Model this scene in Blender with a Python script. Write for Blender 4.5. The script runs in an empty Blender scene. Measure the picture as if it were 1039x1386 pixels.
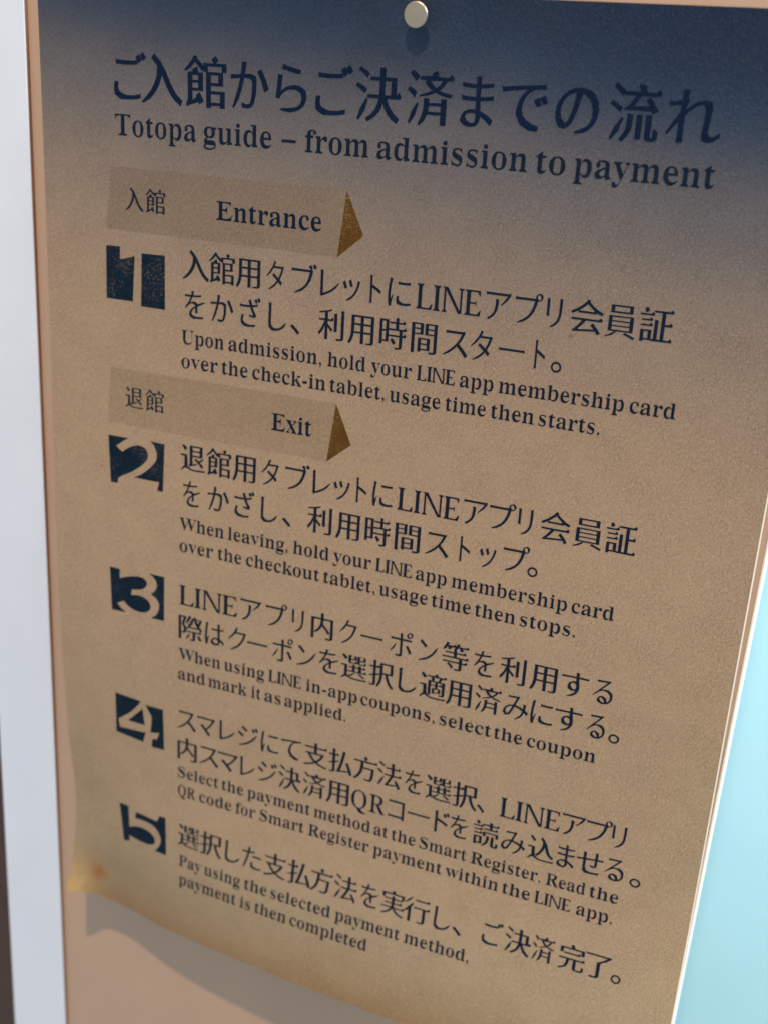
import bpy, bmesh, math, random
import numpy as np
from mathutils import Matrix, Vector
from mathutils.geometry import delaunay_2d_cdt

# ------------------------------------------------------------------ camera, world, lamps
# Sheet coordinates: u = millimetres from the poster's left edge, v = millimetres down from
# its top edge, z = millimetres out from the wall.  World: metres, X right, Z up, -Y out of the wall.
scene = bpy.context.scene
COL = scene.collection
def W(u, v, z=0.): return ((u-150.)/1000., -z/1000., 1.5+(200.-v)/1000.)

R = np.array([[0.918796311, 0.044041085, -0.392267410], [-0.186914085, 0.923824611, -0.334082643], [0.347672925, 0.380274204, 0.857038544]])
CAM = (319.66, 8.90, 408.01)           # u, v, z of the lens
cd = bpy.data.cameras.new('camera'); cam = bpy.data.objects.new('camera', cd); COL.objects.link(cam)
M = np.array([[1, 0, 0], [0, 0, -1], [0, 1, 0]]) @ R.T
mw = Matrix([list(r) for r in M]).to_4x4(); mw.translation = Vector(W(*CAM)); cam.matrix_world = mw
cd.sensor_fit = 'HORIZONTAL'; cd.sensor_width = 24.; cd.lens = 24.*1614.09/1039.
cd.clip_start = .01; cd.clip_end = 50.
cd.dof.use_dof = True; cd.dof.focus_distance = .437; cd.dof.aperture_fstop = 8.
scene.camera = cam

world = bpy.data.worlds.new('World'); scene.world = world; world.use_nodes = True
bg = world.node_tree.nodes['Background']; bg.inputs[0].default_value = (.535, .560, .565, 1); bg.inputs[1].default_value = .98

def lamp(name, uvz, aim, size, power, col):
    l = bpy.data.lights.new(name, 'AREA'); l.shape = 'DISK'; l.size = size; l.energy = power; l.color = col
    o = bpy.data.objects.new(name, l); COL.objects.link(o); p = Vector(W(*uvz)); o.location = p
    o.rotation_euler = (Vector(W(*aim))-p).to_track_quat('-Z', 'Y').to_euler(); return o
lamp('ceiling_spotlight', (400, -2600, 1310), (150, 220, 0), .07, 98., (1., .64, .42))
lamp('background_fill', (900, -500, -60), (600, 350, -500), .5, 22., (.93, 1., 1.))  # unseen lamp added to brighten the cyan wall behind the panel

scene.view_settings.view_transform = 'Standard'; scene.view_settings.look = 'None'
scene.view_settings.exposure = 0.; scene.view_settings.gamma = 1.

# ------------------------------------------------------------------ the sheet's hanging shape
ZC = np.array([[-2.07, -0.17, 2.03, 4.3, 6.45, 8.52, 10.17, 11.23, 10.28, 7.35, 6.27, 9.38, 14.08], [-1.37, -0.28, 1.07, 2.85, 4.76, 6.93, 8.95, 10.9, 11.53, 10.27, 11.21, 15.63, 21.28], [-0.79, -0.24, 0.31, 1.65, 3.28, 5.25, 7.85, 9.9, 11.48, 12.42, 16.59, 21.68, 27.99], [-0.44, -0.14, 0.23, 1.44, 2.78, 4.1, 6.53, 7.97, 9.71, 10.72, 17.73, 26.1, 33.77], [-0.25, 0.03, 0.55, 1.54, 2.39, 3.27, 5.73, 6.66, 8.94, 10.11, 16.67, 27.65, 37.22], [-0.11, 0.12, 0.5, 1.02, 1.2, 2.01, 4.66, 5.51, 7.52, 9.22, 15.02, 26.31, 37.57], [0.03, -0.0, 0.0, -0.01, -0.1, 0.71, 2.68, 3.63, 4.59, 6.45, 12.83, 23.76, 35.76], [0.19, -0.18, -0.61, -1.04, -1.14, -0.53, 0.41, 1.05, 1.71, 4.46, 11.12, 21.24, 33.13]])
def basis(t, n):
    k = n-3; x = np.clip(t, -.2, 1.2)*k; i = np.clip(np.floor(x).astype(int), 0, k-1); f = x-i
    B = np.zeros(t.shape+(n,))
    w = [(1-f)**3/6, (3*f**3-6*f**2+4)/6, (-3*f**3+3*f**2+3*f+1)/6, f**3/6]
    for j in range(4): np.put_along_axis(B, (i+j)[..., None], w[j][..., None], -1)
    return B
def sheet_z(u, v):
    u = np.asarray(u, float); v = np.asarray(v, float)
    z = np.einsum('...i,...j,ij->...', basis(u/297., ZC.shape[0]), basis(v/425., ZC.shape[1]), ZC)
    # the left margin dips back to the wall above the lifted bottom corner
    z = z-3.2*np.exp(-(np.maximum(u, 0)/26.)**2)*np.exp(-((v-372.)/26.)**2)
    # the corner itself flicks up again, with a shallow trough beside it
    z = z+5.*np.exp(-(np.maximum(u, 0)/8.)**2)*np.exp(-((v-421.)/14.)**2)-2.6*np.exp(-((u-26.)/22.)**2)*np.exp(-((v-421.)/26.)**2)
    d = np.hypot(u-158.9, v-6.3); z = z+.55*np.exp(-((d-11.)/6.)**2)*np.clip(v/8., 0, 1)
    return np.maximum(z, -.35+.1*np.sin(v/60.))
def sheet_normals(uv):
    uv = np.asarray(uv, float); u, v = uv[:, 0], uv[:, 1]; z = sheet_z(u, v)
    zu = (sheet_z(u+.5, v)-z)/.5; zv = (sheet_z(u, v+.5)-z)/.5
    n = np.stack([-zu, -np.ones_like(z), zv], -1)
    return n/np.linalg.norm(n, axis=1)[:, None]
def on_sheet(uv, lift):
    """Flat print coordinates -> world points lying `lift` mm above the curved sheet."""
    uv = np.asarray(uv, float); u, v = uv[:, 0], uv[:, 1]
    z = sheet_z(u, v); zu = (sheet_z(u+.5, v)-z)/.5; zv = (sheet_z(u, v+.5)-z)/.5
    n = np.stack([-zu, -zv, np.ones_like(z)], -1); n /= np.linalg.norm(n, axis=1)[:, None]
    q = np.stack([u, v, z], -1)+n*lift
    return [W(*p) for p in q]


# ------------------------------------------------------------------ outlines -> print
def sample(sp, k=6):
    """Closed Bezier spline -> polyline; straight segments keep only their ends."""
    out=[]; n=len(sp)
    for i in range(n):
        a=sp[i]; b=sp[(i+1)%n]
        p0,p1,p2,p3=a[1],a[2],b[0],b[1]
        dx,dy=p3[0]-p0[0],p3[1]-p0[1]; L=math.hypot(dx,dy)
        if L<1e-6: continue
        dev=max(abs((p1[0]-p0[0])*dy-(p1[1]-p0[1])*dx),abs((p2[0]-p0[0])*dy-(p2[1]-p0[1])*dx))/L
        m=1 if dev<.003 else min(k,2+int(dev*30))
        for j in range(m):
            t=j/m; s=1-t
            out.append((s**3*p0[0]+3*s*s*t*p1[0]+3*s*t*t*p2[0]+t**3*p3[0], s**3*p0[1]+3*s*s*t*p1[1]+3*s*t*t*p2[1]+t**3*p3[1]))
    res=[]
    for p in out:
        if not res or math.hypot(p[0]-res[-1][0],p[1]-res[-1][1])>.0015: res.append(p)
    if len(res)>2 and math.hypot(res[0][0]-res[-1][0],res[0][1]-res[-1][1])<.0015: res.pop()
    return res
def area(P): return .5*sum(P[i-1][0]*P[i][1]-P[i][0]*P[i-1][1] for i in range(len(P)))
def grow(P, sx, sy, sgn, diag=0.):
    """Move the outline along its outward normals: sx where the edge faces sideways, sy where it faces up or down."""
    n=len(P); N=[]
    for i in range(n):
        a,b=P[i],P[(i+1)%n]; dx,dy=b[0]-a[0],b[1]-a[1]; L=math.hypot(dx,dy) or 1
        N.append((sgn*dy/L,-sgn*dx/L))
    out=[]
    for i in range(n):
        n1,n2=N[i-1],N[i]
        m1=sx*n1[0]**2+sy*n1[1]**2+diag*n1[0]*n1[1]; m2=sx*n2[0]**2+sy*n2[1]**2+diag*n2[0]*n2[1]
        det=n1[0]*n2[1]-n1[1]*n2[0]
        if abs(det)>.35:
            d=((m1*n2[1]-m2*n1[1])/det,(m2*n1[0]-m1*n2[0])/det)
        else:
            hx,hy=n1[0]+n2[0],n1[1]+n2[1]; h=math.hypot(hx,hy)
            if h<.3: d=(n1[0]*m1,n1[1]*m1)
            else: d=(hx/h*(m1+m2)/2,hy/h*(m1+m2)/2)
        h=math.hypot(*d); lim=1.5*max(abs(m1),abs(m2))
        if h>lim: d=(d[0]*lim/h,d[1]*lim/h)
        out.append((P[i][0]+d[0],P[i][1]+d[1]))
    return out
def capitals(word, W=.108, thin=.056, arm=.044):
    """Light seriffed capitals L I N E drawn as overlapping counter-clockwise pieces."""
    out=[]; x=0.; H=.70
    def box(a,b,c,d): out.append([(a,b),(c,b),(c,d),(a,d)])
    def stem(x,w,foot=True,head=True,s=.045):
        box(x,0,x+w,H)
        for on,y0,y1 in ((foot,0.,.026),(head,H,H-.026)):
            if on:
                lo,hi=min(y0,y1),max(y0,y1); box(x-s,lo,x+w+s,hi); k=1 if y0==0 else -1
                t=[(x-s,y1),(x+w+s,y1),(x+w,y1+k*.04),(x,y1+k*.04)]; out.append(t if k>0 else t[::-1])
    for c in word:
        if c=='L':
            stem(x+.045,W); box(x+.1,0,x+.45,arm); out.append([(x+.36,.03),(x+.45,0),(x+.47,.17),(x+.445,.17)]); x+=.50
        elif c=='I':
            stem(x+.045,W); x+=.255
        elif c=='N':
            stem(x+.045,thin,True,False); stem(x+.52,thin,False,True); box(x+.0,H-.026,x+.15,H)
            out.append([(x+.045,H),(x+.475,0),(x+.565,0),(x+.15,H)]); x+=.66
        elif c=='E':
            stem(x+.045,W); box(x+.1,0,x+.44,arm); box(x+.1,H-arm,x+.42,H); box(x+.1,H/2-.022,x+.32,H/2+.022)
            out.append([(x+.34,.03),(x+.44,0),(x+.47,.17),(x+.445,.17)]); out.append([(x+.34,H-.03),(x+.42,H-.15),(x+.44,H-.15),(x+.425,H)])
            box(x+.30,H/2-.07,x+.325,H/2+.07); x+=.5
    return [p if area(p)>0 else p[::-1] for p in out]
def uroko(P, size, tmax):
    """Triangular brush stop on the right end of each horizontal stroke."""
    n=len(P); out=[]; i=0
    ins={}
    for i in range(n):
        a,b=P[i],P[(i+1)%n]; p=P[i-1]; q=P[(i+2)%n]
        if abs(a[0]-b[0])<.012 and .02<abs(a[1]-b[1])<tmax:
            la,lb=a[0]-p[0],b[0]-q[0]
            if la>.10 and lb>.05 and abs(p[1]-a[1])<.15*la and abs(q[1]-b[1])<.15*lb or (lb>.10 and la>.05 and abs(p[1]-a[1])<.15*la and abs(q[1]-b[1])<.15*lb):
                if a[1]>b[1]: ins[i]=('a',)
                else: ins[(i+1)%n]=('b',)
    for i in range(n):
        p=P[i]
        if i in ins:
            A=[(p[0]-size*1.35,p[1]),(p[0]-size*.45,p[1]+size*.85),(p[0]+size*.25,p[1]-.0)]
            out+= A if ins[i][0]=='a' else A[::-1]
        else: out.append(p)
    return out
def inside(q,P):
    r=False
    for i in range(len(P)):
        a,b=P[i-1],P[i]
        if (a[1]>q[1])!=(b[1]>q[1]) and q[0]<(b[0]-a[0])*(q[1]-a[1])/(b[1]-a[1])+a[0]: r=not r
    return r
def orient(polys):
    """Outer outlines counter-clockwise, holes clockwise."""
    out=[]
    for i,P in enumerate(polys):
        deep=sum(inside(P[0],Q) for j,Q in enumerate(polys) if j!=i)
        out.append(P if (area(P)>0)==(deep%2==0) else P[::-1])
    return out
def taper(P, up=.6):
    """Draw the square ends of left-falling and rising strokes to a brush point."""
    P=list(P); n=len(P)
    for i in range(n):
        j=(i+1)%n; a,b=P[i],P[j]; dx,dy=b[0]-a[0],b[1]-a[1]; L=math.hypot(dx,dy)
        if not .035<L<.11: continue
        if math.dist(P[i-1],a)<L*.9 or math.dist(b,P[(j+1)%n])<L*.9: continue
        nx,ny=dy/L,-dx/L
        k=.55 if -.707*nx-.707*ny>.78 else up if .707*nx+.707*ny>.86 else 0
        if k:
            m=((a[0]+b[0])/2+nx*.02,(a[1]+b[1])/2+ny*.02); P[i]=(a[0]+(m[0]-a[0])*k,a[1]+(m[1]-a[1])*k); P[j]=(b[0]+(m[0]-b[0])*k,b[1]+(m[1]-b[1])*k)
    return P
def is_kanji(c): return '\u4e00'<=c<='\u9fff'
def stylize(word, splines, weight=0.):
    """Outline polylines of a word (em = 1), reshaped towards a serif face."""
    if not splines: return []
    if word=='LINE': return capitals(word) if weight<-.5 else capitals(word,.135,.072,.050)
    polys=[sample(s) for s in splines]; polys=[p for p in polys if len(p)>2]
    polys=orient(polys); sgn=1
    c=word[0]
    if ord(c)>=0x3000:
        if is_kanji(c):
            polys=[uroko(taper(grow(p,.016+weight,-.010+weight*.7,sgn,.006)),.068,.085) for p in polys]
        elif c in '、。ー':
            polys=[grow(p,.002+weight,(-.014 if c=='ー' else .002)+weight,sgn) for p in polys]
        else:
            polys=[taper(grow(p,.007+weight,-.007+weight*.7,sgn,.016)) for p in polys]
            if c>='\u30a0': polys=[uroko(p,.045,.09) for p in polys]
        return polys
    if weight<-.5:      # capitals set among Japanese: lighter and taller
        polys=[grow(p,-.024,.002,sgn) for p in polys]
        return [[(x,y*1.0) for x,y in p] for p in polys]
    polys=[grow(p,-.014+weight,.009+weight*.5,sgn) for p in polys]
    def yy(y):
        if y<=0: return y
        if y<.46: return y*1.09
        return .5014+(y-.46)*(.676-.5014)/(.676-.46)
    return [[(x,yy(y)) for x,y in p] for p in polys]

def _far(q,P,d):
    for i in range(len(P)):
        a,b=P[i-1],P[i]; dx,dy=b[0]-a[0],b[1]-a[1]; L=dx*dx+dy*dy or 1e-12
        t=max(0.,min(1.,((q[0]-a[0])*dx+(q[1]-a[1])*dy)/L))
        if math.hypot(a[0]+dx*t-q[0],a[1]+dy*t-q[1])<d: return False
    return True
def triangulate(polys, step=0.):
    """Robust fill (non-zero winding) of the outlines -> verts, triangles."""
    V=[];E=[]
    if max((abs(area(p)),area(p)) for p in polys)[1]<0: polys=[p[::-1] for p in polys]
    for P in polys:
        k=len(V); V+=[Vector(p) for p in P]; E+=[(k+i,k+(i+1)%len(P)) for i in range(len(P))]
    if step:
        xs=[p[0] for P in polys for p in P]; ys=[p[1] for P in polys for p in P]
        for i in range(math.floor(min(xs)/step)+1,math.ceil(max(xs)/step)):
            for j in range(math.floor(min(ys)/step)+1,math.ceil(max(ys)/step)):
                if all(_far((i*step,j*step),P,step*.12) for P in polys): V.append(Vector((i*step,j*step)))
    vs,_,fs,_,_,_=delaunay_2d_cdt(V,E,[],0,1e-6)
    A=np.array([(v.x,v.y) for v in vs]); F=np.array(fs); c=A[F].mean(1)
    w=np.zeros(len(F))
    for P in polys:
        p=np.array(P); q=np.roll(p,-1,0)
        cr=(q[None,:,0]-p[None,:,0])*(c[:,None,1]-p[None,:,1])-(c[:,None,0]-p[None,:,0])*(q[None,:,1]-p[None,:,1])
        up=(p[None,:,1]<=c[:,None,1])&(q[None,:,1]>c[:,None,1])&(cr>0)
        dn=(p[None,:,1]>c[:,None,1])&(q[None,:,1]<=c[:,None,1])&(cr<0)
        w+=up.sum(1)-dn.sum(1)
    F=F[w>.5]
    a=A[F]; ar=(a[:,1,0]-a[:,0,0])*(a[:,2,1]-a[:,0,1])-(a[:,2,0]-a[:,0,0])*(a[:,1,1]-a[:,0,1])
    lon=np.max([np.hypot(*(a[:,i]-a[:,(i+1)%3]).T) for i in range(3)],axis=0)
    return A,F[ar>lon*(1.5e-3 if step else 1e-6)]

def serif_code(s):
    """Latin letters -> the seriffed alphabet of the built-in font; Japanese stays as it is."""
    return ''.join(chr(0x1D41A+ord(c)-97) if 'a' <= c <= 'z' else chr(0x1D400+ord(c)-65) if 'A' <= c <= 'Z' else c for c in s)
_cache = {}
def outlines(word):
    if word not in _cache:
        c = bpy.data.curves.new('tmp', 'FONT'); c.body = serif_code(word) if ord(word[0]) < 0x3000 else word; c.size = 1
        o = bpy.data.objects.new('tmp', c); COL.objects.link(o)
        dg = bpy.context.evaluated_depsgraph_get(); cu = o.to_curve(dg)
        _cache[word] = [[(tuple(p.handle_left[:2]), tuple(p.co[:2]), tuple(p.handle_right[:2])) for p in sp.bezier_points] for sp in cu.splines]
        o.to_curve_clear(); bpy.data.objects.remove(o); bpy.data.curves.remove(c)
    return _cache[word]

def fill_on_sheet(polys, step=5.):
    """Outlines in (u, v) -> verts and triangles, with extra points so the fill follows the sheet."""
    P = []
    for p in polys:                      # long straight edges are split too, or they would cut across the curve
        q = []
        for i, a in enumerate(p):
            b = p[(i+1) % len(p)]; m = max(1, math.ceil(math.dist(a, b)/step))
            q += [(a[0]+(b[0]-a[0])*k/m, -(a[1]+(b[1]-a[1])*k/m)) for k in range(m)]
        P.append(q)
    A, F = triangulate(P, step)
    return np.stack([A[:, 0], -A[:, 1]], -1), F

def mesh_object(name, verts, faces, mat, parent=None, uv=None, smooth=False):
    me = bpy.data.meshes.new(name); me.from_pydata([tuple(map(float, v)) for v in verts], [], [tuple(map(int, f)) for f in faces])
    if uv is not None:
        lay = me.uv_layers.new(name='sheet')
        for l in me.loops: lay.data[l.index].uv = (uv[l.vertex_index][0]/1000., uv[l.vertex_index][1]/1000.)
    if smooth:
        for p in me.polygons: p.use_smooth = True
    if uv is not None: me.normals_split_custom_set_from_vertices([tuple(n) for n in sheet_normals(uv)])
    me.materials.append(mat); o = bpy.data.objects.new(name, me); COL.objects.link(o)
    if parent is not None: o.parent = parent; o.matrix_parent_inverse = parent.matrix_basis.inverted()
    return o
def tag(o, label=None, cat=None, kind=None):
    if label: o['label'] = label
    if cat: o['category'] = cat
    if kind: o['kind'] = kind
    return o

# ------------------------------------------------------------------ materials
def new_mat(name):
    m = bpy.data.materials.new(name); m.use_nodes = True; nt = m.node_tree
    return m, nt, nt.nodes['Principled BSDF']
def node(nt, t, **k):
    n = nt.nodes.new(t)
    for a, b in k.items(): setattr(n, a, b)
    return n
def noise(nt, vec, scale, detail=2., rough=.5, dist=0.):
    n = node(nt, 'ShaderNodeTexNoise'); n.inputs['Scale'].default_value = scale; n.inputs['Detail'].default_value = detail
    n.inputs['Roughness'].default_value = rough; n.inputs['Distortion'].default_value = dist
    nt.links.new(vec, n.inputs['Vector']); return n.outputs['Fac']
def ramp(nt, fac, stops, interp='LINEAR'):
    r = node(nt, 'ShaderNodeValToRGB'); r.color_ramp.interpolation = interp; e = r.color_ramp.elements
    while len(e) < len(stops): e.new(.5)
    for el, (p, c) in zip(e, stops): el.position = p; el.color = c if len(c) == 4 else tuple(c)+(1,)
    nt.links.new(fac, r.inputs['Fac']); return r.outputs['Color']
def math_node(nt, op, a, b=None, c=None, clamp=False):
    n = node(nt, 'ShaderNodeMath', operation=op, use_clamp=clamp)
    for i, x in enumerate((a, b, c)):
        if x is None: continue
        if isinstance(x, (int, float)): n.inputs[i].default_value = x
        else: nt.links.new(x, n.inputs[i])
    return n.outputs[0]
def mix(nt, fac, a, b, blend='MIX'):
    n = node(nt, 'ShaderNodeMix', data_type='RGBA', blend_type=blend)
    for s, x in ((n.inputs[0], fac), (n.inputs[6], a), (n.inputs[7], b)):
        if isinstance(x, (int, float)): s.default_value = x
        elif isinstance(x, tuple): s.default_value = x if len(x) == 4 else x+(1,)
        else: nt.links.new(x, s)
    return n.outputs[2]
def sheet_coords(nt):
    u = node(nt, 'ShaderNodeUVMap'); u.uv_map = 'sheet'; s = node(nt, 'ShaderNodeSeparateXYZ'); nt.links.new(u.outputs[0], s.inputs[0])
    return u.outputs[0], s.outputs[0], s.outputs[1]
def grain(nt, bsdf, vec, strength=1.):
    """The pebbled surface of the laminate: short crinkles about a millimetre long."""
    mp = node(nt, 'ShaderNodeMapping'); mp.inputs['Rotation'].default_value = (0, 0, .6); mp.inputs['Scale'].default_value = (1.25, .8, 1)
    nt.links.new(vec, mp.inputs[0])
    a = noise(nt, mp.outputs[0], 900., 2.5, .55, 1.0); b = noise(nt, vec, 60., 2., .5)
    r = math_node(nt, 'MINIMUM', math_node(nt, 'ABSOLUTE', math_node(nt, 'SUBTRACT', a, .5)), .09)
    h = math_node(nt, 'ADD', math_node(nt, 'MULTIPLY', math_node(nt, 'MULTIPLY', r, -3.2), math_node(nt, 'ADD', b, .25)), math_node(nt, 'MULTIPLY', a, .55))
    bp = node(nt, 'ShaderNodeBump'); bp.inputs['Strength'].default_value = 1.*strength; bp.inputs['Distance'].default_value = .00058
    nt.links.new(h, bp.inputs['Height']); nt.links.new(bp.outputs[0], bsdf.inputs['Normal'])

PAPER_ROUGH, PAPER_SPEC = .42, .16
def paper_material():
    m, nt, b = new_mat('printed_laminate'); vec, u, v = sheet_coords(nt)
    wob = noise(nt, vec, 9., 3., .55); wob2 = noise(nt, vec, 45., 3., .6)
    # print gradient, navy head running into tan, with gloss haze painted in; a little lower towards the right
    t = math_node(nt, 'ADD', v, math_node(nt, 'MULTIPLY', math_node(nt, 'SUBTRACT', wob, .5), .022))
    t = math_node(nt, 'SUBTRACT', t, math_node(nt, 'MULTIPLY', u, .13))
    t = math_node(nt, 'ADD', math_node(nt, 'MULTIPLY', t, 2.), .13)
    def P(mm): return mm/500.+.13
    c = ramp(nt, t, [(P(-45), (.003, .016, .048)), (P(-16), (.016, .034, .072)), (P(-3), (.024, .050, .100)), (P(8), (.056, .074, .112)), (P(20), (0.108, 0.113, 0.131)), (P(34), (0.140, 0.141, 0.156)),
                     (P(48), (0.190, 0.172, 0.157)), (P(61), (0.228, 0.195, 0.169)), (P(88), (0.299, 0.242, 0.189)), (P(125), (0.362, 0.278, 0.197)), (P(200), (0.395, 0.309, 0.216)), (P(330), (0.393, 0.311, 0.216))], 'B_SPLINE')
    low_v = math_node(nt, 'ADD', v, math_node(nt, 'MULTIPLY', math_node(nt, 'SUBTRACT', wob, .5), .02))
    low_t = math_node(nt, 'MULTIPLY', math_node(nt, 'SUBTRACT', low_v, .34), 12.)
    cb = ramp(nt, low_t, [(0., (0.409, 0.317, 0.219)), (.4, (0.369, 0.304, 0.213)), (.66, (0.314, 0.268, 0.185)), (.84, (0.288, 0.230, 0.144)), (.95, (0.248, 0.178, 0.097))], 'B_SPLINE')  # lower sheet darkened in colour to offset its tilt towards the lamp
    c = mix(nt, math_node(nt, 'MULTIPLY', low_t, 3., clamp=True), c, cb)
    warm = math_node(nt, 'MULTIPLY', math_node(nt, 'SUBTRACT', v, .05), 8., clamp=True)
    c = mix(nt, math_node(nt, 'MULTIPLY', math_node(nt, 'MULTIPLY', wob2, .2), warm), c, (.30, .20, .11), 'MIX')
    # ochre ageing that creeps in from the right edge; the bottom left corner's golden glow is painted in
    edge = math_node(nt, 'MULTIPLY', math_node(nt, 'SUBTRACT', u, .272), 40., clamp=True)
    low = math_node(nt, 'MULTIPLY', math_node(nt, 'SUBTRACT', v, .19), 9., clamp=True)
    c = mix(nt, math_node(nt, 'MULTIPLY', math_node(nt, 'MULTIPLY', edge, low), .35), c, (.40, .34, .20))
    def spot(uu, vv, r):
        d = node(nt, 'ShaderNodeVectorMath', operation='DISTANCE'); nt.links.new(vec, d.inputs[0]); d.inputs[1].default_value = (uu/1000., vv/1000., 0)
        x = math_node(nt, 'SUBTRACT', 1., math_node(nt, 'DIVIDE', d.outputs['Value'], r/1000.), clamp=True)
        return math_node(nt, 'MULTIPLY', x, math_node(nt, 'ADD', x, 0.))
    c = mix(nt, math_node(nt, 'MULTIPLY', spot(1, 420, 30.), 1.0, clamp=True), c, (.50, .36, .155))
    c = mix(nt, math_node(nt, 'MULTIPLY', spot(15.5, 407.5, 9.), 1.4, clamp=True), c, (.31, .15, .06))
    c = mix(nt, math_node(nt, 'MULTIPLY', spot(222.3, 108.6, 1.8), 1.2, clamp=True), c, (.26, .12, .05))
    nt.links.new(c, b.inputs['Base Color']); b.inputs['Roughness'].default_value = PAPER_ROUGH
    b.inputs['Specular IOR Level'].default_value = PAPER_SPEC
    grain(nt, b, vec); return m
def ink_material(name, col, worn=0., worn_col=(.20, .16, .12)):
    m, nt, b = new_mat(name); vec, u, v = sheet_coords(nt)
    c = tuple(col)+(1,)
    n1 = noise(nt, vec, 260., 2., .5); out = mix(nt, math_node(nt, 'MULTIPLY', n1, .35), c, tuple(min(1, x*1.9+.006) for x in col)+(1,))
    if worn:
        a = noise(nt, vec, 1150., 3., .7, .4); z = noise(nt, vec, 70., 2., .6)
        k = math_node(nt, 'ADD', a, math_node(nt, 'MULTIPLY', math_node(nt, 'SUBTRACT', z, .5), .55))
        k = math_node(nt, 'MULTIPLY', math_node(nt, 'SUBTRACT', k, .565), 7., clamp=True)
        fade = math_node(nt, 'SUBTRACT', 1.15, math_node(nt, 'MULTIPLY', v, 3.2), clamp=True)     # scuffed most on the upper numerals
        out = mix(nt, math_node(nt, 'MULTIPLY', math_node(nt, 'MULTIPLY', k, worn), fade), out, worn_col+(1,))
    nt.links.new(out, b.inputs['Base Color']); b.inputs['Roughness'].default_value = PAPER_ROUGH
    b.inputs['Specular IOR Level'].default_value = PAPER_SPEC*.5
    grain(nt, b, vec); return m
def banner_material():
    m, nt, b = new_mat('khaki_banner_print'); vec, u, v = sheet_coords(nt)
    n = noise(nt, vec, 55., 3., .6); n2 = noise(nt, vec, 420., 2., .6)
    c = ramp(nt, math_node(nt, 'MULTIPLY', v, 5.), [(.33, (0.202, 0.164, 0.134)), (.55, (0.270, 0.209, 0.148)), (.85, (0.360, 0.268, 0.173))])
    c = mix(nt, math_node(nt, 'MULTIPLY', n, .35), c, (.28, .24, .18)); c = mix(nt, math_node(nt, 'MULTIPLY', n2, .25), c, (.12, .10, .07))
    nt.links.new(c, b.inputs['Base Color']); b.inputs['Roughness'].default_value = PAPER_ROUGH; b.inputs['Specular IOR Level'].default_value = PAPER_SPEC
    grain(nt, b, vec); return m
def paint_material(name, col, var, rough, scale=30., bump=.1, spec=.5):
    m, nt, b = new_mat(name); tc = node(nt, 'ShaderNodeTexCoord'); vec = tc.outputs['Object']
    n = ramp(nt, noise(nt, vec, scale, 4., .6), [(.42, (0, 0, 0)), (.72, (1, 1, 1))]); f = noise(nt, vec, scale*22, 2., .5)
    c = mix(nt, n, tuple(col), tuple(x*(1-var) for x in col)); nt.links.new(c, b.inputs['Base Color'])
    b.inputs['Roughness'].default_value = rough; b.inputs['Specular IOR Level'].default_value = spec
    bp = node(nt, 'ShaderNodeBump'); bp.inputs['Strength'].default_value = bump; bp.inputs['Distance'].default_value = .0002
    nt.links.new(f, bp.inputs['Height']); nt.links.new(bp.outputs[0], b.inputs['Normal']); return m
def metal_material():
    m, nt, b = new_mat('satin_nickel'); tc = node(nt, 'ShaderNodeTexCoord')
    n = noise(nt, tc.outputs['Object'], 900., 3., .6); c = mix(nt, n, (.56, .50, .41), (.40, .36, .29)); nt.links.new(c, b.inputs['Base Color'])
    b.inputs['Metallic'].default_value = 1.; nt.links.new(math_node(nt, 'MULTIPLY_ADD', n, .2, .28), b.inputs['Roughness']); return m

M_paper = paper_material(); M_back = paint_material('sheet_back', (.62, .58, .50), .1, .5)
M_edge = paint_material('lit_laminate_edge', (.86, .85, .80), .05, .25)
M_title = ink_material('navy_title_ink', (.001, .009, .036)); M_body = ink_material('navy_body_ink', (.003, .011, .029))
M_mark = ink_material('navy_stencil_ink', (.0008, .011, .027), .6); M_ban = banner_material()
M_tip = ink_material('brown_arrow_ink', (.085, .042, .007), .6, (.30, .21, .09))
M_panel = paint_material('tan_wall_paint', (.465, .345, .262), .06, .5, 18., .12)
M_frame = paint_material('cool_lit_white', (.69, .82, .99), .06, .4, 14., .06)  # white board; the cooler light on it is tinted into the colour
M_lip = paint_material('brown_edge_band', (.30, .155, .085), .2, .5)
M_cyan = paint_material('cyan_lit_wall', (.44, .83, 1.), .04, .6, 6.)  # cyan light falling on this wall is put into its base colour
M_dark = paint_material('dark_brown_wood', (.052, .021, .014), .3, .5, 20.)
M_rim = paint_material('lit_edge_cream', (.80, .77, .68), .04, .4)  # cream tone holds the light caught on the board's rounded edge
M_metal = metal_material()

# ------------------------------------------------------------------ the wall and what flanks it
def prism(name, poly, z0, z1, mat, parent=None, bevel=0., segs=3):
    """Slab whose outline is given in (u, v), from depth z0 to z1 (mm out from the wall)."""
    bm = bmesh.new(); top = [bm.verts.new(W(u, v, z1)) for u, v in poly]; bot = [bm.verts.new(W(u, v, z0)) for u, v in poly]
    n = len(poly); bm.faces.new(top); bm.faces.new(bot[::-1])
    for i in range(n): bm.faces.new((top[i], bot[i], bot[(i+1) % n], top[(i+1) % n]))
    bmesh.ops.recalc_face_normals(bm, faces=bm.faces[:])
    if bevel: bmesh.ops.bevel(bm, geom=bm.edges[:], offset=bevel/1000., segments=segs, affect='EDGES', profile=.5)
    me = bpy.data.meshes.new(name); bm.to_mesh(me); bm.free(); me.materials.append(mat)
    for p in me.polygons: p.use_smooth = False
    o = bpy.data.objects.new(name, me); COL.objects.link(o)
    if parent is not None: o.parent = parent; o.matrix_parent_inverse = parent.matrix_basis.inverted()
    return o
TOP, BOT = -900., 1400.
def right_edge(v): return 300.2-(v-190.)*.0160
def frame_edge(v): return -5.6-(v-7.4)*.0323
def frame_left(v): return -50.3-(v-339.)*.0426
ZW = -.9
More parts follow.
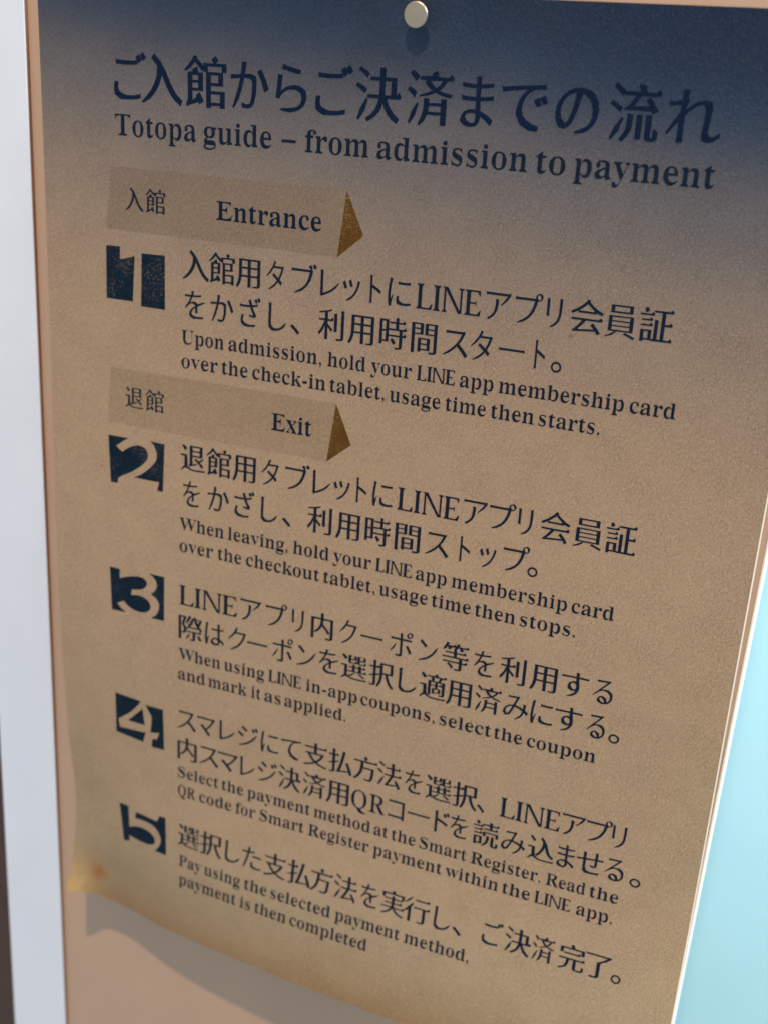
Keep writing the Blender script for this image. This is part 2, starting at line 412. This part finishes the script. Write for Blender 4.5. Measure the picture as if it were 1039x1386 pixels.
wall = tag(prism('wall_panel', [(frame_edge(TOP)-4, TOP), (right_edge(TOP)-1.1, TOP), (right_edge(BOT)-1.1, BOT), (frame_edge(BOT)-4, BOT)], -19, ZW, M_panel), kind='structure')
rim = prism('lit_board_edge', [(right_edge(TOP)-1.08, TOP), (right_edge(TOP), TOP), (right_edge(BOT), BOT), (right_edge(BOT)-1.08, BOT)], -19, ZW+.05, M_rim, wall, .45)

fr = bpy.data.objects.new('white_frame', None); COL.objects.link(fr); fr.location = W(-40, 600, 0)  # upright white trim board beside the wall panel
bpy.context.view_layer.update()
tag(fr, 'white painted upright board left of the poster, cool light tinted into its colour, with a thin brown edge', 'frame')
prism('frame_board', [(frame_left(TOP), TOP), (frame_edge(TOP)-.32, TOP), (frame_edge(BOT)-.32, BOT), (frame_left(BOT), BOT)], -19.5, 1., M_frame, fr, .35)
prism('edge_strip', [(frame_edge(TOP)-.30, TOP), (frame_edge(TOP), TOP), (frame_edge(BOT), BOT), (frame_edge(BOT)-.30, BOT)], -18.5, .6, M_lip, fr)

tag(prism('dark_side_wall', [(-700, TOP), (-20, TOP), (-20, BOT), (-700, BOT)], -140, -90, M_dark), kind='structure')
tag(prism('background_wall', [(150, -900), (1700, -900), (1700, 1900), (150, 1900)], -560, -520, M_cyan), kind='structure')

# ------------------------------------------------------------------ the poster
SW, SH = 297., 421.
poster = bpy.data.objects.new('poster', None); COL.objects.link(poster); poster.location = W(SW/2, SH, 0)
bpy.context.view_layer.update()
tag(poster, 'tan poster with navy top and Japanese and English steps 1 to 5, bottom edge lifting', 'poster')
nu, nv = 75, 106
uv = np.array([(SW*i/(nu-1), SH*j/(nv-1)) for j in range(nv) for i in range(nu)])
front = on_sheet(uv, 0.); back_ = on_sheet(uv, -.35)
N = nu*nv; faces = []
for j in range(nv-1):
    for i in range(nu-1):
        a = j*nu+i; faces.append((a, a+nu, a+nu+1, a+1))
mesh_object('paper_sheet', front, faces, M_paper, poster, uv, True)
ring = [i for i in range(nu)]+[j*nu+nu-1 for j in range(1, nv)]+[(nv-1)*nu+i for i in range(nu-2, -1, -1)]+[j*nu for j in range(nv-2, 0, -1)]
bf = [(f[3]+0, f[2], f[1], f[0]) for f in faces]; bv = list(back_)+[front[i] for i in ring]; n = len(ring)
bf += [(N+k, N+(k+1) % n, ring[(k+1) % n], ring[k]) for k in range(n)]
mesh_object('sheet_back', bv, bf, M_back, poster, None, True)
# laminate margin along the right edge, its caught light painted as pale colour
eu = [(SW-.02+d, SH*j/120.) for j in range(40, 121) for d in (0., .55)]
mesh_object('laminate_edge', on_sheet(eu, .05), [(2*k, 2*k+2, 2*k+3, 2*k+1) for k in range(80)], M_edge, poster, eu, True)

def print_part(name, polys, lift, mat, parent, step=5., label=None):
    A, F = fill_on_sheet(polys, step); o = mesh_object(name, on_sheet(A, lift), F, mat, parent, A, True)
    if label: o['label'] = label
    return o
BANNERS = [[(31.7, 66.2), (134.0, 66.5), (131.1, 91.1), (29.0, 90.5)], [(134.0, 66.5), (141.4, 82.1), (131.1, 91.1)], [(30.0, 147.4), (133.3, 147.2), (130.2, 171.6), (28.1, 171.5)], [(133.3, 147.2), (140.4, 163.0), (130.2, 171.6)]]
for k, word in ((0, 'entrance'), (2, 'exit')):
    b = print_part('arrow_banner', [BANNERS[k]], .018, M_ban, poster, 3., 'khaki arrow banner for the %s steps' % word)
    print_part('arrow_tip', [BANNERS[k+1]], .035, M_tip, b, 3.)

MARKS = {1: [[(28.87, 97.34), (35.36, 97.21), (35.26, 102.18), (37.01, 101.92), (42.17, 100.33), (41.12, 118.67), (28.65, 118.66)], [(45.52, 98.94), (56.22, 98.62), (56.25, 120.25), (45.05, 120.14)]], 2: [[(28.45, 177.19), (38.24, 177.13), (35.48, 178.9), (32.13, 181.51), (35.2, 183.67), (37.75, 181.8), (40.51, 180.31), (43.25, 179.52), (45.97, 180.01), (47.55, 181.57), (47.87, 183.56), (47.1, 185.54), (45.27, 187.62), (42.28, 190.08), (39.05, 192.23), (33.45, 195.39), (32.72, 198.04), (29.35, 198.23)], [(49.14, 176.71), (55.97, 176.91), (55.3, 198.11), (52.57, 197.98), (53.46, 194.09), (47.31, 194.16), (41.11, 194.02), (44.11, 192.45), (47.32, 190.02), (50.05, 187.28), (51.86, 184.92), (52.3, 182.39), (51.76, 180.05), (50.72, 178.19)]], 3: [[(28.14, 238.14), (33.25, 238.25), (33.17, 242.73), (37.14, 241.2), (41.45, 240.05), (44.77, 239.99), (46.75, 241.12), (47.11, 242.81), (45.91, 244.76), (43.28, 246.01), (39.45, 246.72), (38.83, 249.65), (42.29, 249.01), (45.62, 249.39), (47.99, 250.88), (48.91, 253.14), (48.18, 255.11), (46.02, 256.42), (43.13, 256.95), (39.77, 256.36), (36.9, 254.97), (35.0, 253.22), (31.55, 255.19), (33.7, 257.3), (36.34, 258.74), (28.77, 258.89)], [(48.33, 237.24), (56.05, 237.34), (55.84, 258.54), (49.1, 258.43), (51.73, 256.56), (53.17, 253.52), (53.29, 250.8), (51.79, 248.46), (49.2, 246.93), (51.44, 244.75), (52.3, 242.12), (51.61, 239.84), (50.07, 238.19)]], 4: [[(29.12, 301.59), (42.88, 302.58), (39.99, 306.57), (35.78, 310.99), (30.21, 315.25), (30.31, 316.32), (30.9, 319.67), (45.19, 318.68), (43.53, 324.01), (28.69, 322.61)], [(43.77, 306.25), (44.69, 314.71), (35.64, 314.66)], [(45.34, 303.85), (54.74, 303.78), (55.05, 325.04), (48.24, 325.24), (48.78, 320.85), (51.2, 320.53), (52.67, 316.74), (47.74, 317.68), (48.67, 310.01), (47.01, 306.56)]], 5: [[(28.84, 362.59), (34.32, 362.58), (34.93, 373.9), (38.49, 372.36), (42.84, 371.57), (47.18, 372.3), (49.66, 374.2), (50.53, 376.42), (49.5, 378.05), (46.29, 379.22), (41.92, 379.29), (37.5, 378.87), (35.0, 378.5), (35.05, 381.83), (31.54, 382.62)], [(39.05, 364.24), (43.8, 364.37), (50.22, 364.93), (51.52, 364.23), (52.52, 361.63), (56.02, 361.45), (57.03, 381.22), (50.42, 381.26), (52.74, 378.14), (53.69, 374.78), (53.06, 371.99), (50.85, 369.24), (47.61, 367.6), (42.77, 367.27), (38.32, 367.67)]]}
def rounded(P, sharp=52.):
    """Round the gently turning corners of a traced outline, keep the sharp ones."""
    n = len(P); out = []
    def turn(i):
        a, b, c = P[i-1], P[i], P[(i+1) % n]; t = math.atan2(c[1]-b[1], c[0]-b[0])-math.atan2(b[1]-a[1], b[0]-a[0])
        return abs(math.degrees((t+math.pi) % (2*math.pi)-math.pi))
    soft = [turn(i) < sharp for i in range(n)]
    for i in range(n):
        p0, p1, p2, p3 = P[i-1], P[i], P[(i+1) % n], P[(i+2) % n]
        out.append(p1)
        if soft[i] or soft[(i+1) % n]:
            if math.dist(p1, p2) > 7: continue
            q0 = p0 if soft[i] else (p1[0]*2-p2[0], p1[1]*2-p2[1]); q3 = p3 if soft[(i+1) % n] else (p2[0]*2-p1[0], p2[1]*2-p1[1])
            for t in (.25, .5, .75):
                out.append(tuple(.5*((2*p1[d])+(-q0[d]+p2[d])*t+(2*q0[d]-5*p1[d]+4*p2[d]-q3[d])*t*t+(-q0[d]+3*p1[d]-3*p2[d]+q3[d])*t**3) for d in (0, 1)))
    return out
for k, polys in MARKS.items():
    print_part('number_mark', [rounded(p) for p in polys], .08, M_mark, poster, 5., 'worn navy block with the numeral %d cut out' % k)

# kind, baseline v, em height, [text, u of its origin, em width] ...
LINES = [
    ('title_jp', 40.25, 19.8, [["ご", 31.64, 17.36], ["入", 45.75, 19.23], ["館", 65.38, 19.03], ["か", 84.18, 17.41], ["ら", 101.01, 17.99], ["ご", 117.61, 17.38], ["決", 135.42, 17.87], ["済", 155.12, 17.62], ["ま", 172.81, 16.63], ["で", 188.64, 18.64], ["の", 207.64, 17.28], ["流", 226.61, 17.3], ["れ", 245.08, 18.66]]),
    ('title_en', 54.26, 11.4, [["Totopa", 33.86, 12.19], ["guide", 73.26, 12.74], ["–", 106.83, 11.76], ["from", 116.1, 12.66], ["admission", 144.48, 12.91], ["to", 203.32, 13.69], ["payment", 216.81, 12.8]]),
    ('banner_jp', 82.07, 10.4, [["入", 37.78, 9.03], ["館", 47.41, 9.74]]),
    ('banner_en', 82.29, 10.2, [["Entrance", 79.12, 11.48]]),
    ('body_jp', 105.93, 13.2, [["入", 63.76, 12.96], ["館", 76.22, 12.3], ["用", 88.07, 12.13], ["タ", 100.7, 9.7], ["ブ", 110.95, 12.55], ["レ", 122.21, 11.33], ["ッ", 132.21, 10.52], ["ト", 142.34, 8.6], ["に", 151.0, 11.51], ["LINE", 163.73, 13.21], ["ア", 188.95, 11.47], ["プ", 199.77, 11.53], ["リ", 210.72, 9.75], ["会", 220.98, 12.63], ["員", 233.49, 11.67], ["証", 245.44, 11.87]]),
    ('body_jp', 121.56, 13.2, [["を", 64.28, 11.61], ["か", 76.47, 11.42], ["ざ", 88.89, 10.91], ["し", 100.34, 11.52], ["、", 111.8, 13.99], ["利", 124.32, 11.74], ["用", 136.6, 12.11], ["時", 149.1, 11.56], ["間", 161.72, 11.82], ["ス", 173.91, 12.26], ["タ", 184.86, 10.44], ["ー", 195.37, 12.1], ["ト", 207.72, 7.29], ["。", 215.8, 12.63]]),
    ('body_en', 132.85, 8.2, [["Upon", 63.6, 8.53], ["admission,", 85.07, 9.03], ["hold", 128.67, 8.6], ["your", 147.1, 8.61], ["LINE", 165.8, 8.01], ["app", 182.42, 8.5], ["membership", 197.52, 8.75], ["card", 245.65, 8.68]]),
    ('body_en', 142.8, 8.2, [["over", 63.54, 9.45], ["the", 82.18, 9.17], ["check-in", 96.04, 9.08], ["tablet,", 129.9, 8.83], ["usage", 155.09, 8.63], ["time", 177.52, 8.62], ["then", 195.33, 8.9], ["starts.", 213.43, 8.76]]),
    ('banner_jp', 163.0, 10.4, [["退", 36.74, 9.13], ["館", 46.61, 9.53]]),
    ('banner_en', 162.35, 10.2, [["Exit", 105.2, 10.26]]),
    ('body_jp', 185.71, 13.2, [["退", 63.55, 12.24], ["館", 76.03, 12.23], ["用", 88.05, 12.19], ["タ", 100.54, 10.2], ["ブ", 110.72, 13.01], ["レ", 122.25, 11.36], ["ッ", 132.05, 10.55], ["ト", 141.12, 8.36], ["に", 149.45, 10.8], ["LINE", 161.42, 13.51], ["ア", 187.02, 11.73], ["プ", 197.32, 11.77], ["リ", 208.01, 9.93], ["会", 218.47, 12.17], ["員", 230.97, 12.11], ["証", 243.31, 11.75]]),
    ('body_jp', 201.57, 13.2, [["を", 64.06, 10.47], ["か", 76.16, 11.31], ["ざ", 87.88, 11.35], ["し", 99.42, 11.19], ["、", 111.03, 13.73], ["利", 122.96, 11.84], ["用", 135.48, 11.89], ["時", 147.74, 11.65], ["間", 160.37, 12.44], ["ス", 172.92, 12.28], ["ト", 185.8, 8.0], ["ッ", 194.75, 9.84], ["プ", 204.31, 11.79], ["。", 215.26, 13.15]]),
    ('body_en', 213.44, 8.2, [["When", 63.63, 8.69], ["leaving,", 86.61, 8.75], ["hold", 116.96, 8.79], ["your", 135.39, 8.67], ["LINE", 154.03, 8.27], ["app", 170.84, 8.47], ["membership", 185.94, 8.79], ["card", 234.02, 8.74]]),
    ('body_en', 223.48, 8.2, [["over", 63.27, 9.18], ["the", 81.88, 8.79], ["checkout", 95.34, 9.02], ["tablet,", 131.08, 8.82], ["usage", 155.98, 8.72], ["time", 178.34, 8.9], ["then", 196.38, 8.92], ["stops.", 214.51, 9.33]]),
    ('body_jp', 248.44, 13.2, [["LINE", 63.76, 14.99], ["ア", 92.17, 12.11], ["プ", 104.26, 11.38], ["リ", 115.87, 9.57], ["内", 125.84, 11.99], ["ク", 138.59, 10.18], ["ー", 148.13, 12.23], ["ポ", 161.68, 11.04], ["ン", 173.38, 10.32], ["等", 184.56, 11.61], ["を", 197.31, 10.52], ["利", 208.92, 11.61], ["用", 221.27, 12.21], ["す", 232.81, 12.67], ["る", 245.54, 10.12]]),
    ('body_jp', 264.01, 13.2, [["際", 62.49, 12.96], ["は", 75.25, 11.33], ["ク", 86.54, 11.43], ["ー", 95.97, 11.97], ["ポ", 108.5, 11.04], ["ン", 119.27, 11.11], ["を", 129.89, 11.56], ["選", 140.87, 12.26], ["択", 153.74, 11.46], ["し", 164.4, 11.81], ["適", 176.04, 11.95], ["用", 187.75, 12.04], ["済", 199.82, 11.32], ["み", 211.31, 11.63], ["に", 221.97, 11.45], ["す", 231.88, 12.85], ["る", 244.86, 9.63], ["。", 254.25, 13.96]]),
    ('body_en', 275.36, 8.2, [["When", 63.35, 8.5], ["using", 85.87, 8.61], ["LINE", 107.77, 8.31], ["in-app", 125.36, 8.69], ["coupons,", 150.55, 9.03], ["select", 185.53, 9.52], ["the", 209.08, 9.15], ["coupon", 222.8, 9.17]]),
    ('body_en', 285.45, 8.2, [["and", 62.47, 8.91], ["mark", 78.08, 8.4], ["it", 99.36, 8.08], ["as", 105.69, 9.35], ["applied.", 115.38, 8.7]]),
    ('body_jp', 310.73, 13.2, [["ス", 61.09, 12.23], ["マ", 71.66, 10.98], ["レ", 81.74, 11.13], ["ジ", 92.25, 11.89], ["に", 103.59, 11.11], ["て", 113.89, 11.9], ["支", 125.6, 11.81], ["払", 137.16, 12.27], ["方", 149.03, 11.87], ["法", 159.97, 11.91], ["を", 172.19, 10.06], ["選", 182.2, 12.03], ["択", 194.29, 11.38], ["、", 204.83, 11.78], ["LINE", 215.48, 13.35], ["ア", 239.92, 11.73], ["プ", 249.79, 11.8], ["リ", 259.65, 9.82]]),
    ('body_jp', 326.2, 13.2, [["内", 61.31, 12.13], ["ス", 72.39, 12.62], ["マ", 82.23, 12.23], ["レ", 92.62, 10.65], ["ジ", 102.63, 11.16], ["決", 113.55, 11.53], ["済", 125.6, 11.57], ["用", 137.15, 12.2], ["QR", 148.65, 11.18], ["コ", 165.06, 10.44], ["ー", 174.22, 12.64], ["ド", 184.66, 11.03], ["を", 193.88, 10.05], ["読", 204.65, 11.65], ["み", 216.67, 11.54], ["込", 228.35, 11.85], ["ま", 239.35, 10.45], ["せ", 248.72, 12.05], ["る", 259.57, 10.41], ["。", 270.63, 14.34]]),
    ('body_en', 336.86, 8.2, [["Select", 61.86, 8.71], ["the", 85.34, 8.65], ["payment", 98.63, 8.6], ["method", 131.8, 8.58], ["at", 160.58, 8.19], ["the", 168.78, 8.62], ["Smart", 181.54, 8.13], ["Register.", 205.03, 8.2], ["Read", 237.66, 7.69], ["the", 255.78, 9.25]]),
    ('body_en', 346.72, 8.2, [["QR", 62.26, 6.49], ["code", 73.66, 9.12], ["for", 93.0, 8.4], ["Smart", 104.98, 8.53], ["Register", 129.65, 8.28], ["payment", 161.11, 8.72], ["within", 194.89, 8.78], ["the", 219.81, 9.36], ["LINE", 234.23, 8.12], ["app.", 251.61, 8.65]]),
    ('body_jp', 372.2, 13.2, [["選", 62.99, 12.3], ["択", 75.28, 12.2], ["し", 86.45, 11.77], ["た", 97.05, 11.9], ["支", 109.17, 11.77], ["払", 120.95, 12.88], ["方", 132.66, 11.57], ["法", 144.22, 12.07], ["を", 156.69, 10.81], ["実", 167.32, 11.56], ["行", 178.12, 12.31], ["し", 189.85, 11.13], ["、", 200.23, 14.41], ["ご", 212.69, 10.68], ["決", 223.89, 11.82], ["済", 236.08, 9.7], ["完", 247.4, 11.7], ["了", 257.75, 13.34], ["。", 269.65, 13.26]]),
    ('body_en', 383.78, 8.2, [["Pay", 64.16, 8.04], ["using", 78.46, 8.49], ["the", 99.94, 9.25], ["selected", 113.58, 9.19], ["payment", 146.62, 8.53], ["method,", 179.94, 8.88]]),
    ('body_en', 393.66, 8.2, [["payment", 64.75, 8.67], ["is", 98.55, 8.87], ["then", 106.35, 8.91], ["completed", 124.74, 8.9]]),
]
MODE = {'title_jp': (.007, M_title), 'title_en': (0., M_body), 'banner_jp': (-.002, M_body), 'banner_en': (.002, M_title), 'body_jp': (.001, M_body), 'body_en': (0., M_body)}
for kind, v0, em, runs in LINES:
    wgt, mat = MODE[kind]; V = []; F = []; k = 0
    for word, u0, su in runs:
        polys = stylize(word, outlines(word), -1 if (ord(word[0]) < 0x3000 and kind.endswith('jp')) else wgt)
        if not polys: continue
        A, f = fill_on_sheet([[(u0+x*su, v0-y*em) for x, y in p] for p in polys])
        V.append(A); F.append(f+k); k += len(A)
    A = np.concatenate(V); F = np.concatenate(F)
    mesh_object('lettering', on_sheet(A, .08), F, mat, poster, A, True)

# ------------------------------------------------------------------ the push pin
pin = bpy.data.objects.new('push_pin', None); COL.objects.link(pin)
pu, pv = 158.9, 6.3; pz = float(sheet_z(pu, pv)); pin.location = W(pu, pv, pz); bpy.context.view_layer.update()
tag(pin, 'round silver push pin holding the top edge of the poster', 'push pin')
def lathe(name, prof, mat, parent, seg=64):
    bm = bmesh.new(); rings = []
    for r, h in prof:
        rings.append([bm.verts.new(W(pu+r*math.cos(2*math.pi*i/seg), pv+r*math.sin(2*math.pi*i/seg), pz+h)) for i in range(seg)] if r > 1e-6 else [bm.verts.new(W(pu, pv, pz+h))])
    for a, b in zip(rings, rings[1:]):
        for i in range(seg):
            j = (i+1) % seg
            if len(a) == 1: bm.faces.new((a[0], b[j], b[i]))
            elif len(b) == 1: bm.faces.new((a[i], a[j], b[0]))
            else: bm.faces.new((a[i], a[j], b[j], b[i]))
    bmesh.ops.recalc_face_normals(bm, faces=bm.faces[:])
    me = bpy.data.meshes.new(name); bm.to_mesh(me); bm.free(); me.materials.append(mat)
    for p in me.polygons: p.use_smooth = True
    o = bpy.data.objects.new(name, me); COL.objects.link(o); o.parent = parent; o.matrix_parent_inverse = parent.matrix_basis.inverted(); return o
lathe('pin_head', [(0, 3.5), (3.55, 3.5), (3.95, 3.6), (4.25, 3.9), (4.32, 4.3), (4.25, 4.65), (4.02, 4.94), (3.74, 5.04), (3.5, 5.0), (3.2, 5.02), (2.2, 5.10), (1.1, 5.15), (0, 5.17)], M_metal, pin)
lathe('pin_shank', [(0, .12), (1.7, .12), (1.9, .3), (1.6, .7), (1.5, 2.8), (1.9, 3.48), (0, 3.49)], M_metal, pin, 32)
